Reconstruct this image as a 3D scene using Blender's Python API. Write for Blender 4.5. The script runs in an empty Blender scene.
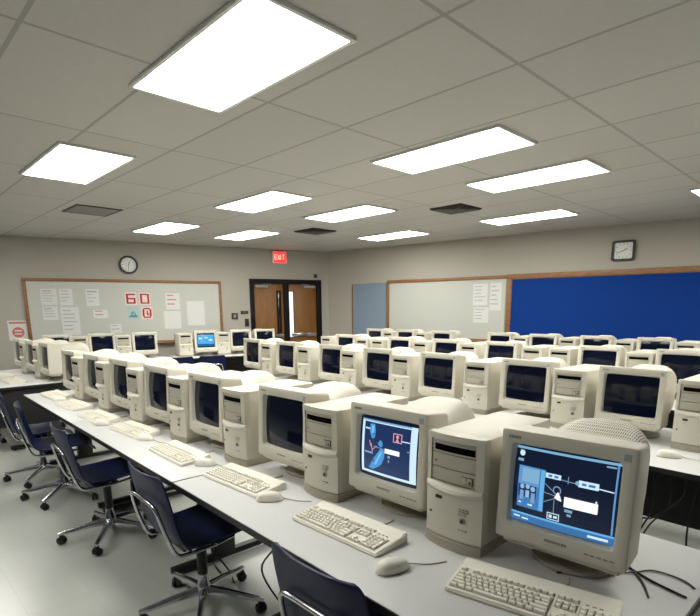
import bpy, bmesh, math, random
from mathutils import Vector, Matrix
R = random.Random(7)
SC = bpy.context.scene
COL = SC.collection
TAB = 0.74
PI = math.pi

# ------------------------------------------------------------------ materials
def lin(c):
    o = []
    for v in c[:3]:
        v = v / 255.0
        o.append(v / 12.92 if v <= 0.04045 else ((v + 0.055) / 1.055) ** 2.4)
    return (*o, 1.0)

def mat(name, rgb, rough=0.5, metal=0.0, var=0.0, scale=8.0, bump=0.0, bscale=200.0, spec=0.5, coat=0.0, emit=None, es=1.0):
    m = bpy.data.materials.new(name)
    m.use_nodes = True
    nt = m.node_tree
    b = nt.nodes['Principled BSDF']
    c = lin(rgb)
    b.inputs['Base Color'].default_value = c
    b.inputs['Roughness'].default_value = rough
    b.inputs['Metallic'].default_value = metal
    b.inputs['Specular IOR Level'].default_value = spec
    b.inputs['Coat Weight'].default_value = coat
    if emit:
        b.inputs['Emission Color'].default_value = lin(emit)
        b.inputs['Emission Strength'].default_value = es
    tc = None
    if var or bump:
        tc = nt.nodes.new('ShaderNodeTexCoord')
    if var:
        n = nt.nodes.new('ShaderNodeTexNoise'); n.inputs['Scale'].default_value = scale; n.inputs['Detail'].default_value = 5
        nt.links.new(tc.outputs['Object'], n.inputs['Vector'])
        mx = nt.nodes.new('ShaderNodeMix'); mx.data_type = 'RGBA'
        mx.inputs[6].default_value = (*[v * (1 - var) for v in c[:3]], 1)
        mx.inputs[7].default_value = (*[min(1, v * (1 + var)) for v in c[:3]], 1)
        nt.links.new(n.outputs['Fac'], mx.inputs[0])
        nt.links.new(mx.outputs[2], b.inputs['Base Color'])
    if bump:
        n2 = nt.nodes.new('ShaderNodeTexNoise'); n2.inputs['Scale'].default_value = bscale; n2.inputs['Detail'].default_value = 3
        nt.links.new(tc.outputs['Object'], n2.inputs['Vector'])
        bp = nt.nodes.new('ShaderNodeBump'); bp.inputs['Strength'].default_value = bump; bp.inputs['Distance'].default_value = 0.002
        nt.links.new(n2.outputs['Fac'], bp.inputs['Height'])
        nt.links.new(bp.outputs['Normal'], b.inputs['Normal'])
    return m

M = {}
M['beige'] = mat('beige_plastic', (216, 211, 195), 0.48, var=0.035, scale=3.0, bump=0.05, bscale=500)
M['beige_dark'] = mat('beige_plastic_deep', (168, 161, 144), 0.5, var=0.03, scale=3.0)  # darker beige, deepened further for the shade on the monitor stands
M['bay'] = mat('drive_bay_plastic', (193, 187, 170), 0.5, var=0.03, scale=3.0)
M['key'] = mat('key_plastic', (243, 239, 226), 0.45)
M['kbcase'] = mat('keyboard_plastic', (238, 233, 218), 0.48, var=0.03, scale=4)
M['keywell'] = mat('keyboard_well', (152, 143, 122), 0.6)
M['mouse'] = mat('mouse_plastic', (243, 239, 226), 0.38)
M['groove'] = mat('dark_groove', (92, 86, 74), 0.6)
M['black'] = mat('black_plastic', (18, 18, 19), 0.45)
M['slot'] = mat('slot_black', (8, 7, 7), 0.9, spec=0.05)
M['badge'] = mat('dark_badge', (48, 44, 38), 0.35)
M['silverbadge'] = mat('silver_badge', (168, 174, 178), 0.4)
M['print'] = mat('grey_print', (150, 142, 126), 0.5)
M['glass'] = mat('crt_glass', (14, 19, 38), 0.07, spec=0.35)
M['glass_lit'] = mat('crt_glass_lit', (10, 14, 30), 0.1, spec=0.4)
M['tabletop'] = mat('grey_laminate', (214, 214, 212), 0.38, var=0.03, scale=2.5)
M['edge'] = mat('black_edge_band', (22, 22, 24), 0.5)
M['blackmetal'] = mat('black_metal', (20, 20, 22), 0.4, metal=0.2)
M['blackpanel'] = mat('black_panel', (16, 16, 18), 0.7)
M['blueshell'] = mat('navy_plastic', (10, 20, 62), 0.4, spec=0.3, var=0.05, scale=6, bump=0.08, bscale=260)
M['chrome'] = mat('chrome', (205, 205, 208), 0.16, metal=1.0)
M['rubber'] = mat('black_rubber', (16, 16, 17), 0.5)
M['wall'] = mat('wall_paint', (178, 173, 162), 0.75, var=0.02, scale=1.2, bump=0.08, bscale=120)
M['cove'] = mat('cove_base', (62, 58, 54), 0.5)
M['wood'] = None
M['wbpanel'] = mat('whiteboard_enamel', (198, 200, 192), 0.3, var=0.012, scale=1.5)
M['paper'] = mat('paper', (222, 222, 219), 0.8)
M['ink'] = mat('grey_ink', (178, 180, 184), 0.8)
M['inkred'] = mat('red_ink', (206, 120, 116), 0.8)
M['redpaper'] = mat('red_paper_letter', (178, 34, 36), 0.8)
M['pinkpaper'] = mat('pink_paper', (236, 216, 212), 0.8)
M['teal'] = mat('teal_paper', (178, 200, 202), 0.8)
M['tealink'] = mat('teal_ink', (92, 140, 152), 0.8)
M['bluefabric'] = mat('blue_board_fabric', (22, 60, 138), 0.9, var=0.05, scale=60, bump=0.3, bscale=400, spec=0.1)
M['greyfabric'] = mat('blue_grey_board_fabric', (134, 150, 166), 0.9, var=0.03, scale=40, spec=0.1)
M['clockface'] = mat('clock_face', (236, 236, 230), 0.5)
M['white'] = mat('white_paint_metal', (225, 225, 222), 0.4)
M['darkframe'] = mat('dark_bronze_frame', (12, 11, 11), 0.5, spec=0.2)
M['ventgrey'] = mat('vent_grey', (150, 148, 144), 0.55)
M['ventdark'] = mat('vent_dark', (72, 70, 66), 0.6)
M['ventblack'] = mat('vent_black', (28, 27, 26), 0.7)
M['diffuser'] = mat('light_diffuser', (250, 250, 248), 0.5, emit=(252, 251, 244), es=11)
M['exitface'] = mat('exit_sign_face', (220, 40, 40), 0.4, emit=(255, 56, 50), es=1.1)
M['exitletter'] = mat('exit_sign_letter', (255, 150, 140), 0.4, emit=(255, 140, 130), es=1.2)
M['lobbyglass'] = mat('corridor_lit_glass', (220, 222, 220), 0.15, emit=(235, 238, 235), es=0.55)
M['darkglass'] = mat('dark_door_glass', (34, 26, 22), 0.1)
M['cord'] = mat('beige_cord', (196, 188, 168), 0.5)
M['cable'] = mat('black_cable', (20, 20, 21), 0.45)

def nodes(name):
    m = bpy.data.materials.new(name); m.use_nodes = True
    nt = m.node_tree
    return m, nt, nt.nodes['Principled BSDF']

def wood(name, a, b, stretch):
    m, nt, p = nodes(name)
    tc = nt.nodes.new('ShaderNodeTexCoord'); mp = nt.nodes.new('ShaderNodeMapping')
    mp.inputs['Scale'].default_value = stretch
    n = nt.nodes.new('ShaderNodeTexNoise'); n.inputs['Scale'].default_value = 6; n.inputs['Detail'].default_value = 8
    r = nt.nodes.new('ShaderNodeValToRGB')
    r.color_ramp.elements[0].color = lin(a); r.color_ramp.elements[0].position = 0.3
    r.color_ramp.elements[1].color = lin(b); r.color_ramp.elements[1].position = 0.7
    nt.links.new(tc.outputs['Object'], mp.inputs['Vector']); nt.links.new(mp.outputs[0], n.inputs['Vector'])
    nt.links.new(n.outputs['Fac'], r.inputs[0]); nt.links.new(r.outputs[0], p.inputs['Base Color'])
    p.inputs['Roughness'].default_value = 0.42
    return m
M['doorwood'] = wood('door_veneer', (120, 78, 32), (146, 98, 44), (8, 8, 0.6))
M['framewood'] = wood('oak_frame', (128, 88, 54), (158, 112, 72), (1.5, 6, 6))

def floor_mat():
    m, nt, p = nodes('vinyl_floor_tile')
    tc = nt.nodes.new('ShaderNodeTexCoord')
    br = nt.nodes.new('ShaderNodeTexBrick')
    br.offset = 0; br.inputs['Scale'].default_value = 1.0
    br.inputs['Brick Width'].default_value = 0.305; br.inputs['Row Height'].default_value = 0.305
    br.inputs['Mortar Size'].default_value = 0.0012
    br.inputs['Color1'].default_value = lin((180, 182, 175)); br.inputs['Color2'].default_value = lin((177, 179, 172))
    br.inputs['Mortar'].default_value = lin((166, 168, 162))
    n = nt.nodes.new('ShaderNodeTexNoise'); n.inputs['Scale'].default_value = 160; n.inputs['Detail'].default_value = 2
    mx = nt.nodes.new('ShaderNodeMix'); mx.data_type = 'RGBA'; mx.blend_type = 'OVERLAY'; mx.inputs[0].default_value = 0.05
    nt.links.new(tc.outputs['Object'], br.inputs['Vector']); nt.links.new(tc.outputs['Object'], n.inputs['Vector'])
    nt.links.new(br.outputs['Color'], mx.inputs[6]); nt.links.new(n.outputs['Color'], mx.inputs[7])
    nt.links.new(mx.outputs[2], p.inputs['Base Color'])
    n2 = nt.nodes.new('ShaderNodeTexNoise'); n2.inputs['Scale'].default_value = 3; n2.inputs['Detail'].default_value = 4
    mr = nt.nodes.new('ShaderNodeMapRange'); mr.inputs[3].default_value = 0.25; mr.inputs[4].default_value = 0.25
    nt.links.new(tc.outputs['Object'], n2.inputs['Vector']); nt.links.new(n2.outputs['Fac'], mr.inputs[0])
    nt.links.new(mr.outputs[0], p.inputs['Roughness'])
    return m
M['floor'] = floor_mat()

def ceil_mat():
    m, nt, p = nodes('acoustic_ceiling_tile')
    tc = nt.nodes.new('ShaderNodeTexCoord')
    mp = nt.nodes.new('ShaderNodeMapping'); mp.inputs['Location'].default_value = (0.36, 0.085, 0)
    br = nt.nodes.new('ShaderNodeTexBrick'); br.offset = 0; br.inputs['Scale'].default_value = 1.0
    br.inputs['Brick Width'].default_value = 1.22; br.inputs['Row Height'].default_value = 0.61
    br.inputs['Mortar Size'].default_value = 0.011
    br.inputs['Color1'].default_value = lin((190, 187, 182)); br.inputs['Color2'].default_value = lin((186, 183, 178))
    br.inputs['Mortar'].default_value = lin((158, 155, 150))
    n = nt.nodes.new('ShaderNodeTexNoise'); n.inputs['Scale'].default_value = 90; n.inputs['Detail'].default_value = 4
    mx = nt.nodes.new('ShaderNodeMix'); mx.data_type = 'RGBA'; mx.blend_type = 'OVERLAY'; mx.inputs[0].default_value = 0.12
    nt.links.new(tc.outputs['Object'], mp.inputs[0]); nt.links.new(mp.outputs[0], br.inputs['Vector'])
    nt.links.new(tc.outputs['Object'], n.inputs['Vector'])
    nt.links.new(br.outputs['Color'], mx.inputs[6]); nt.links.new(n.outputs['Color'], mx.inputs[7])
    nt.links.new(mx.outputs[2], p.inputs['Base Color'])
    p.inputs['Roughness'].default_value = 0.9
    return m
M['ceiling'] = ceil_mat()

def vented():
    m, nt, p = nodes('beige_plastic_vented')
    tc = nt.nodes.new('ShaderNodeTexCoord'); sp = nt.nodes.new('ShaderNodeSeparateXYZ')
    nt.links.new(tc.outputs['Object'], sp.inputs[0])
    def math_(op, a, b=None):
        n = nt.nodes.new('ShaderNodeMath'); n.operation = op
        for i, v in enumerate((a, b)):
            if v is None: continue
            if isinstance(v, (int, float)): n.inputs[i].default_value = v
            else: nt.links.new(v, n.inputs[i])
        return n.outputs[0]
    fx = math_('FRACT', math_('MULTIPLY', sp.outputs[0], 150.0))
    fy = math_('FRACT', math_('MULTIPLY', sp.outputs[1], 50.0))
    s = math_('MULTIPLY', math_('GREATER_THAN', fx, 0.52), math_('GREATER_THAN', fy, 0.22))
    s = math_('MULTIPLY', s, math_('GREATER_THAN', sp.outputs[1], 0.255))
    s = math_('MULTIPLY', s, math_('LESS_THAN', sp.outputs[1], 0.44))
    s = math_('MULTIPLY', s, math_('GREATER_THAN', sp.outputs[2], 0.345))
    mx = nt.nodes.new('ShaderNodeMix'); mx.data_type = 'RGBA'
    mx.inputs[6].default_value = lin((216, 211, 195)); mx.inputs[7].default_value = lin((120, 112, 94))
    nt.links.new(s, mx.inputs[0]); nt.links.new(mx.outputs[2], p.inputs['Base Color'])
    p.inputs['Roughness'].default_value = 0.5
    return m
M['vented'] = vented()

def glow(name, rgb, s=1.0):
    m, nt, p = nodes(name); s *= 0.75
    p.inputs['Base Color'].default_value = (0.004, 0.005, 0.008, 1)
    p.inputs['Roughness'].default_value = 0.12
    p.inputs['Emission Color'].default_value = lin(rgb); p.inputs['Emission Strength'].default_value = s
    return m
G = {k: glow('screen_' + k, c) for k, c in {
    'navy': (12, 22, 42), 'slate': (26, 48, 86), 'edge': (10, 18, 34), 'pale': (196, 222, 240), 'white': (246, 250, 252),
    'sky': (118, 164, 196), 'mid': (62, 116, 172), 'deep': (24, 54, 96), 'bar': (50, 104, 156), 'barlight': (96, 164, 214),
    'capsule': (70, 142, 200), 'capsulelight': (116, 182, 232), 'pink': (214, 150, 168), 'grey': (120, 150, 184),
    'teal': (60, 168, 222), 'tealdark': (30, 110, 170), 'strip': (92, 140, 190), 'skin': (140, 176, 206)}.items()}

# ------------------------------------------------------------------ mesh helpers
def box(bm, x0, x1, y0, y1, z0, z1, bev=0.0, seg=2):
    vs = [bm.verts.new(p) for p in ((x0, y0, z0), (x1, y0, z0), (x1, y1, z0), (x0, y1, z0), (x0, y0, z1), (x1, y0, z1), (x1, y1, z1), (x0, y1, z1))]
    fs = [bm.faces.new([vs[i] for i in q]) for q in ((3, 2, 1, 0), (4, 5, 6, 7), (0, 1, 5, 4), (1, 2, 6, 5), (2, 3, 7, 6), (3, 0, 4, 7))]
    if bev:
        es = set()
        for f in fs: es.update(f.edges)
        bmesh.ops.bevel(bm, geom=list(es), offset=bev, segments=seg, profile=0.5, affect='EDGES')

def ring(bm, pts): return [bm.verts.new(p) for p in pts]

def bridge(bm, a, b, closed=True):
    n = len(a)
    for i in range(n if closed else n - 1):
        j = (i + 1) % n
        bm.faces.new((a[i], a[j], b[j], b[i]))

def loft(bm, rings, cap0=True, cap1=True):
    rs = [ring(bm, r) for r in rings]
    for a, b in zip(rs, rs[1:]): bridge(bm, a, b)
    if cap0: bm.faces.new(list(reversed(rs[0])))
    if cap1: bm.faces.new(rs[-1])
    return rs

def rr(hw, z0, z1, r, n=5, cx=0.0):
    """rounded rectangle in x,z"""
    out = []
    r = min(r, hw * 0.98, (z1 - z0) * 0.49)
    for (px, pz, a0) in ((hw - r, z0 + r, -90), (hw - r, z1 - r, 0), (-hw + r, z1 - r, 90), (-hw + r, z0 + r, 180)):
        for i in range(n + 1):
            a = math.radians(a0 + 90 * i / n)
            out.append((cx + px + r * math.cos(a), pz + r * math.sin(a)))
    return out

def extrude_xy(bm, poly, z0, z1, bev=0.0):
    """polygon in x,y (ccw) extruded in z"""
    a = ring(bm, [(x, y, z0) for x, y in poly]); b = ring(bm, [(x, y, z1) for x, y in poly])
    bridge(bm, a, b)
    f0 = bm.faces.new(list(reversed(a))); f1 = bm.faces.new(b)
    if bev:
        es = list(f0.edges) + list(f1.edges)
        bmesh.ops.bevel(bm, geom=es, offset=bev, segments=2, profile=0.5, affect='EDGES')

def tube(bm, pts, r, n=8, closed=False):
    pts = [Vector(p) for p in pts]
    N = len(pts); rings_ = []
    up = Vector((0, 0, 1)); prev = None
    for i, p in enumerate(pts):
        if closed: t = (pts[(i + 1) % N] - pts[i - 1])
        else: t = pts[min(i + 1, N - 1)] - pts[max(i - 1, 0)]
        t.normalize()
        if prev is None:
            u = t.cross(up)
            if u.length < 1e-3: u = t.cross(Vector((1, 0, 0)))
        else:
            u = prev - t * prev.dot(t)
        u.normalize(); prev = u; w = t.cross(u)
        rings_.append(ring(bm, [p + (u * math.cos(2 * PI * k / n) + w * math.sin(2 * PI * k / n)) * r for k in range(n)]))
    for a, b in zip(rings_, rings_[1:]): bridge(bm, a, b)
    if closed: bridge(bm, rings_[-1], rings_[0])
    else:
        bm.faces.new(list(reversed(rings_[0]))); bm.faces.new(rings_[-1])

def smoothpath(pts, sub=5):
    P = [Vector(p) for p in pts]; out = []
    for i in range(len(P) - 1):
        p0 = P[max(i - 1, 0)]; p1 = P[i]; p2 = P[i + 1]; p3 = P[min(i + 2, len(P) - 1)]
        for k in range(sub):
            t = k / sub
            out.append(0.5 * ((2 * p1) + (p2 - p0) * t + (2 * p0 - 5 * p1 + 4 * p2 - p3) * t * t + (3 * p1 - p0 - 3 * p2 + p3) * t ** 3))
    out.append(P[-1])
    return out

def lathe(bm, prof, n=32, cx=0, cy=0):
    rs = [ring(bm, [(cx + r * math.cos(2 * PI * k / n), cy + r * math.sin(2 * PI * k / n), z) for k in range(n)]) for r, z in prof]
    for a, b in zip(rs, rs[1:]): bridge(bm, a, b)
    bm.faces.new(list(reversed(rs[0]))); bm.faces.new(rs[-1])

def disc_y(bm, cx, cz, r, y0, y1, n=20):
    loft(bm, [[(cx + r * math.cos(2 * PI * k / n), y, cz + r * math.sin(2 * PI * k / n)) for k in range(n)] for y in (y0, y1)])

def obj(name, bm, m, parent=None, ang=38, xf=None):
    if xf is not None: bmesh.ops.transform(bm, matrix=xf, verts=bm.verts)
    bmesh.ops.recalc_face_normals(bm, faces=bm.faces)
    for f in bm.faces: f.smooth = True
    th = math.radians(ang)
    for e in bm.edges:
        if len(e.link_faces) == 2: e.smooth = e.calc_face_angle(0) < th
    me = bpy.data.meshes.new(name); bm.to_mesh(me); bm.free()
    for mm in (m if isinstance(m, (list, tuple)) else [m]): me.materials.append(mm)
    o = bpy.data.objects.new(name, me); COL.objects.link(o)
    if parent is not None: o.parent = parent
    return o

def tag(o, label, cat, group=None, kind=None):
    o['label'] = label; o['category'] = cat
    if group: o['group'] = group
    if kind: o['kind'] = kind
    return o

def thing(name, label, cat, loc=(0, 0, 0), rz=0.0, group=None):
    o = bpy.data.objects.new(name, None); o.empty_display_size = 0.1; COL.objects.link(o)
    o.location = loc; o.rotation_euler = (0, 0, rz)
    return tag(o, label, cat, group)

def struct(name, bm, m, parent=None, label=None, loc=None, rz=None):
    o = obj(name, bm, m, parent)
    if loc: o.location = loc
    if rz is not None: o.rotation_euler = (0, 0, rz)
    o['kind'] = 'structure'
    if label: o['label'] = label
    return o

KIDS = {}
def kids(o): return [c for c in COL.objects if c.parent is o]
def dup(root, loc, rz, label, group=None):
    if root.name not in KIDS: KIDS[root.name] = [(c, kids(c)) for c in kids(root)]
    r = root.copy(); COL.objects.link(r); r.location = loc; r.rotation_euler = (0, 0, rz); r['label'] = label
    if group: r['group'] = group
    made = {}
    for ch, gs in KIDS[root.name]:
        c = ch.copy(); COL.objects.link(c); c.parent = r
        made[ch.name.split('.')[0]] = c
        for g in gs:
            d = g.copy(); COL.objects.link(d); d.parent = c
    return r, made

def B(): return bmesh.new()
ORD = 'first second third fourth fifth sixth seventh eighth ninth tenth eleventh'.split()

# ------------------------------------------------------------------ setting
CX, CY = -7.265, 6.04                      # the far corner of the room
UL = Vector((-0.2643, -0.9644)); UR = Vector((0.9894, 0.1453))
AL = math.atan2(0.9644, 0.2643); AR = math.atan2(0.1453, 0.9894)
H = 2.70
def wl(t): return (CX + UL.x * t, CY + UL.y * t)
def wr(t): return (CX + UR.x * t, CY + UR.y * t)

bm = B(); box(bm, -13, 7, -5, 10, -0.1, 0); struct('floor', bm, M['floor'])
bm = B(); box(bm, -13, 7, -5, 10, H, H + 0.1); struct('ceiling', bm, M['ceiling'])
# left wall (local x runs towards the corner, the room is at local -y); the doorway is cut out
D0, D1, DH = -1.70, -0.24, 2.07
bm = B()
box(bm, -10.5, D0, 0, 0.14, 0, H); box(bm, D1, 0.16, 0, 0.14, 0, H); box(bm, D0, D1, 0, 0.14, DH, H)
bmesh.ops.remove_doubles(bm, verts=bm.verts, dist=1e-5)
struct('wall_left', bm, M['wall'], loc=(CX, CY, 0), rz=AL)
bm = B(); box(bm, 0.0, 12.0, 0, 0.14, 0, H); struct('wall_right', bm, M['wall'], loc=(CX, CY, 0), rz=AR)
bm = B(); box(bm, -10.5, D0 - 0.06, -0.008, 0, 0, 0.1, 0.002); box(bm, D1 + 0.06, 0, -0.008, 0, 0, 0.1, 0.002)
struct('baseboard_left', bm, M['cove'], loc=(CX, CY, 0), rz=AL)
bm = B(); box(bm, 0.01, 12.0, -0.008, 0, 0, 0.1, 0.002); struct('baseboard_right', bm, M['cove'], loc=(CX, CY, 0), rz=AR)

# double doors
bm = B()
box(bm, D0 - 0.045, D0 + 0.045, -0.02, 0.14, 0, DH + 0.05, 0.004); box(bm, D1 - 0.045, D1 + 0.06, -0.02, 0.14, 0, DH + 0.05, 0.004)
box(bm, D0 + 0.045, D1 - 0.045, -0.02, 0.14, DH - 0.04, DH + 0.05, 0.004)
MID = (D0 + D1) / 2
box(bm, MID - 0.055, MID + 0.055, -0.01, 0.12, 0, DH - 0.04, 0.004)
struct('trim_1', bm, M['darkframe'], loc=(CX, CY, 0), rz=AL, label='dark bronze door frame with centre post')
def door(name, x0, x1, wx0, wx1, gm, lab, flip):
    bm = B(); box(bm, x0, x1, 0.03, 0.075, 0.01, DH - 0.04, 0.002)
    o = struct(name, bm, M['doorwood'], loc=(CX, CY, 0), rz=AL, label=lab)
    bm = B(); box(bm, wx0, wx1, 0.024, 0.03, 0.95, 1.88, 0.001); obj('vision_panel', bm, gm, o)
    bm = B(); box(bm, wx0 - 0.016, wx0, 0.02, 0.03, 0.935, 1.895); box(bm, wx1, wx1 + 0.016, 0.02, 0.03, 0.935, 1.895)
    box(bm, wx0, wx1, 0.02, 0.03, 0.935, 0.95); box(bm, wx0, wx1, 0.02, 0.03, 1.88, 1.895)
    obj('vision_frame', bm, M['darkframe'], o)
    bm = B(); box(bm, x0 + 0.04, x1 - 0.04, -0.03, -0.005, 0.96, 1.03, 0.006); box(bm, x0 + 0.05, x0 + 0.12, -0.01, 0.03, 0.965, 1.025, 0.003)
    box(bm, x1 - 0.12, x1 - 0.05, -0.01, 0.03, 0.965, 1.025, 0.003); obj('push_bar', bm, M['chrome'], o)
    c = x0 + 0.16 if flip else x1 - 0.16
    bm = B(); box(bm, c - 0.13, c + 0.13, -0.03, 0.03, 1.95, 2.0, 0.006)
    tube(bm, [(c, -0.01, 2.0), (c + (0.05 if flip else -0.05), -0.03, 2.02), (c + (0.2 if flip else -0.2), -0.012, 2.025)], 0.008)
    obj('door_closer', bm, M['ventgrey'], o)
    return o
door('door_1', D0 + 0.047, MID - 0.057, MID - 0.19, MID - 0.125, M['darkglass'], 'brown veneer door leaf with narrow dark window, left of centre post', True)
door('door_2', MID + 0.057, D1 - 0.047, MID + 0.062, MID + 0.155, M['lobbyglass'], 'brown veneer door leaf with narrow bright window, right of centre post', False)

# ------------------------------------------------------------------ things on the walls
def on_left(t, z): p = wl(t); return (p[0], p[1], z)
def on_right(t, z): p = wr(t); return (p[0], p[1], z)

def board(name, label, cat, loc, rz, w, h, panel, frame, fw=0.055, tray=False, pname='panel', sides='lrtb'):
    t = thing(name, label, cat, loc, rz)
    bm = B(); box(bm, 0.01, w - 0.01, -0.016, 0, 0.01, h - 0.01); obj(pname, bm, panel, t)
    bm = B()
    if 't' in sides: box(bm, 0, w, -0.03, 0, h - fw, h, 0.004)
    if 'b' in sides: box(bm, 0, w, -0.03, 0, 0, fw, 0.004)
    if 'l' in sides: box(bm, 0, fw, -0.03, 0, fw, h - fw, 0.004)
    if 'r' in sides: box(bm, w - fw, w, -0.03, 0, fw, h - fw, 0.004)
    obj('frame', bm, frame, t)
    if tray:
        bm = B(); box(bm, 0.1, w - 0.1, -0.09, -0.03, 0.0, 0.022, 0.004); obj('pen_tray', bm, frame, t)
    return t
board('whiteboard', 'long whiteboard in wooden frame on the wall left of the double doors', 'whiteboard', on_left(5.53, 0.93), AL, 3.22, 1.13, M['wbpanel'], M['framewood'], 0.052, True)
board('whiteboard', 'plain whiteboard in wooden frame left of the bright blue board', 'whiteboard', on_right(1.50, 0.93), AR, 2.40, 1.13, M['wbpanel'], M['framewood'], 0.06, True, sides='ltb')
board('bulletin_board', 'wide bright blue bulletin board in wooden frame', 'bulletin board', on_right(3.91, 0.93), AR, 4.6, 1.14, M['bluefabric'], M['framewood'], 0.085, pname='fabric_panel')
board('bulletin_board', 'blank blue-grey bulletin board beside the room corner', 'bulletin board', on_right(0.64, 0.93), AR, 0.85, 1.1, M['greyfabric'], M['framewood'], 0.025, pname='fabric_panel', sides='l')

def paper(label, loc, rz, w, h, lines, pm=None, ink=None, head=False, group='papers on the boards', seed=0):
    rr_ = random.Random(seed + 11)
    t = thing('paper_sheet', label, 'paper', loc, rz, group)
    bm = B(); box(bm, 0, w, -0.0185, -0.0165, 0, h); obj('sheet', bm, pm or M['paper'], t)
    bm = B()
    if lines:
        step = h * 0.8 / lines
        for i in range(lines):
            z = h * 0.9 - step * i
            x1 = w * (0.5 + 0.38 * rr_.random())
            hh = step * (0.5 if (head and i == 0) else 0.26)
            box(bm, w * 0.1, x1, -0.0195, -0.0187, z - hh, z)
        obj('printed_text', bm, ink or M['ink'], t)
    return t
# notices pinned to the left whiteboard (left edge t, bottom z, width, height)
PL = [(5.29, 1.63, 0.23, 0.26, 5, 'white notice with bold heading, upper left of the left whiteboard', True, None),
      (5.02, 1.62, 0.19, 0.27, 4, 'white notice beside the bold-headed notice on the left whiteboard', False, None),
      (5.29, 1.38, 0.22, 0.22, 4, 'white notice below the bold-headed notice on the left whiteboard', True, None),
      (5.03, 1.12, 0.27, 0.47, 6, 'tall pale notice low on the left whiteboard', False, None),
      (4.63, 1.61, 0.20, 0.28, 4, 'narrow notice halfway to the red letters on the left whiteboard', True, None),
      (4.54, 1.40, 0.22, 0.14, 2, 'small notice with red writing left of the red letters', False, 'r'),
      (4.30, 1.14, 0.18, 0.15, 2, 'small pale notice low on the left whiteboard below the letter sheets', False, None),
      (3.34, 1.54, 0.25, 0.29, 3, 'notice with red writing right of the red letters', False, 'r'),
      (3.39, 1.19, 0.30, 0.32, 0, 'blank white sheet low on the left whiteboard, right of the red letters', False, None),
      (2.97, 1.24, 0.32, 0.45, 0, 'tall blank sheet on the left whiteboard towards the doors', False, None)]
for i, (t, z, w, h, n, lab, hd, ink) in enumerate(PL):
    paper(lab, on_left(t, z), AL, w, h, n, None, M['inkred'] if ink else None, hd, seed=i)
PR = [(3.31, 1.57, 0.26, 0.36, 5, 'white notice on the right whiteboard, above the square notice'),
      (3.33, 1.27, 0.27, 0.26, 4, 'square notice lowest on the right whiteboard'),
      (3.62, 1.48, 0.2, 0.46, 5, 'tall narrow notice at the right end of the right whiteboard')]
for i, (t, z, w, h, n, lab) in enumerate(PR): paper(lab, on_right(t, z), AR, w, h, n, seed=30 + i)
# red letter sheets
def letter_sheet(label, loc, bars, w=0.19, h=0.22, pm=None, lm=None, pname='letter'):
    t = thing('letter_sheet', label, 'paper', loc, AL, 'letter sheets on the left whiteboard')
    bm = B(); box(bm, 0, w, -0.0185, -0.0165, 0, h); obj('sheet', bm, pm or M['pinkpaper'], t)
    bm = B()
    for (a, b, c, d) in bars: box(bm, (0.06 + 0.88 * a) * w, (0.06 + 0.88 * b) * w, -0.0198, -0.0187, (0.07 + 0.86 * c) * h, (0.07 + 0.86 * d) * h)
    obj(pname, bm, lm or M['redpaper'], t)
k = 0.19
letter_sheet('red figure six sheet, upper left of four sheets on whiteboard', on_left(4.02, 1.62), [(.05, .05 + k, .04, .96), (.05 + k, .95, .82, .96), (.05 + k, .95, .04, .18), (.05 + k, .95, .44, .58), (.95 - k, .95, .18, .44)])
letter_sheet('red square ring sheet, upper right of four sheets on whiteboard', on_left(3.79, 1.62), [(.05, .05 + k, .04, .96), (.95 - k, .95, .04, .96), (.05 + k, .95 - k, .84, .96), (.05 + k, .95 - k, .04, .16)])
letter_sheet('red rounded letter sheet, lower right of four sheets on whiteboard', on_left(3.77, 1.37), [(.05, .05 + k, .16, .84), (.95 - k, .95, .16, .84), (.16, .84, .84, .97), (.16, .84, .03, .16), (.46, .6, .3, .7), (.6, .7, .3, .42)])
letter_sheet('teal picture sheet, lower left of four sheets on whiteboard', on_left(4.0, 1.37), [(.1, .9, .1, .28), (.3, .44, .28, .56), (.44, .58, .5, .66), (.58, .74, .28, .5)], pm=M['teal'], lm=M['tealink'], pname='picture')
# red notice at the far left edge
t = thing('notice', 'white notice with red heading bar and red emblem left of whiteboard', 'paper', on_left(5.80, 1.06), AL)
bm = B(); box(bm, 0, 0.26, -0.003, 0, 0, 0.32); obj('sheet', bm, M['paper'], t)
bm = B(); box(bm, 0.02, 0.25, -0.005, -0.0032, 0.27, 0.3); disc_y(bm, 0.135, 0.13, 0.085, -0.005, -0.0032); obj('red_print', bm, M['inkred'], t)
bm = B(); box(bm, 0.085, 0.185, -0.0062, -0.0052, 0.145, 0.165); box(bm, 0.085, 0.185, -0.0062, -0.0052, 0.095, 0.115); obj('white_print', bm, M['paper'], t)

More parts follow.
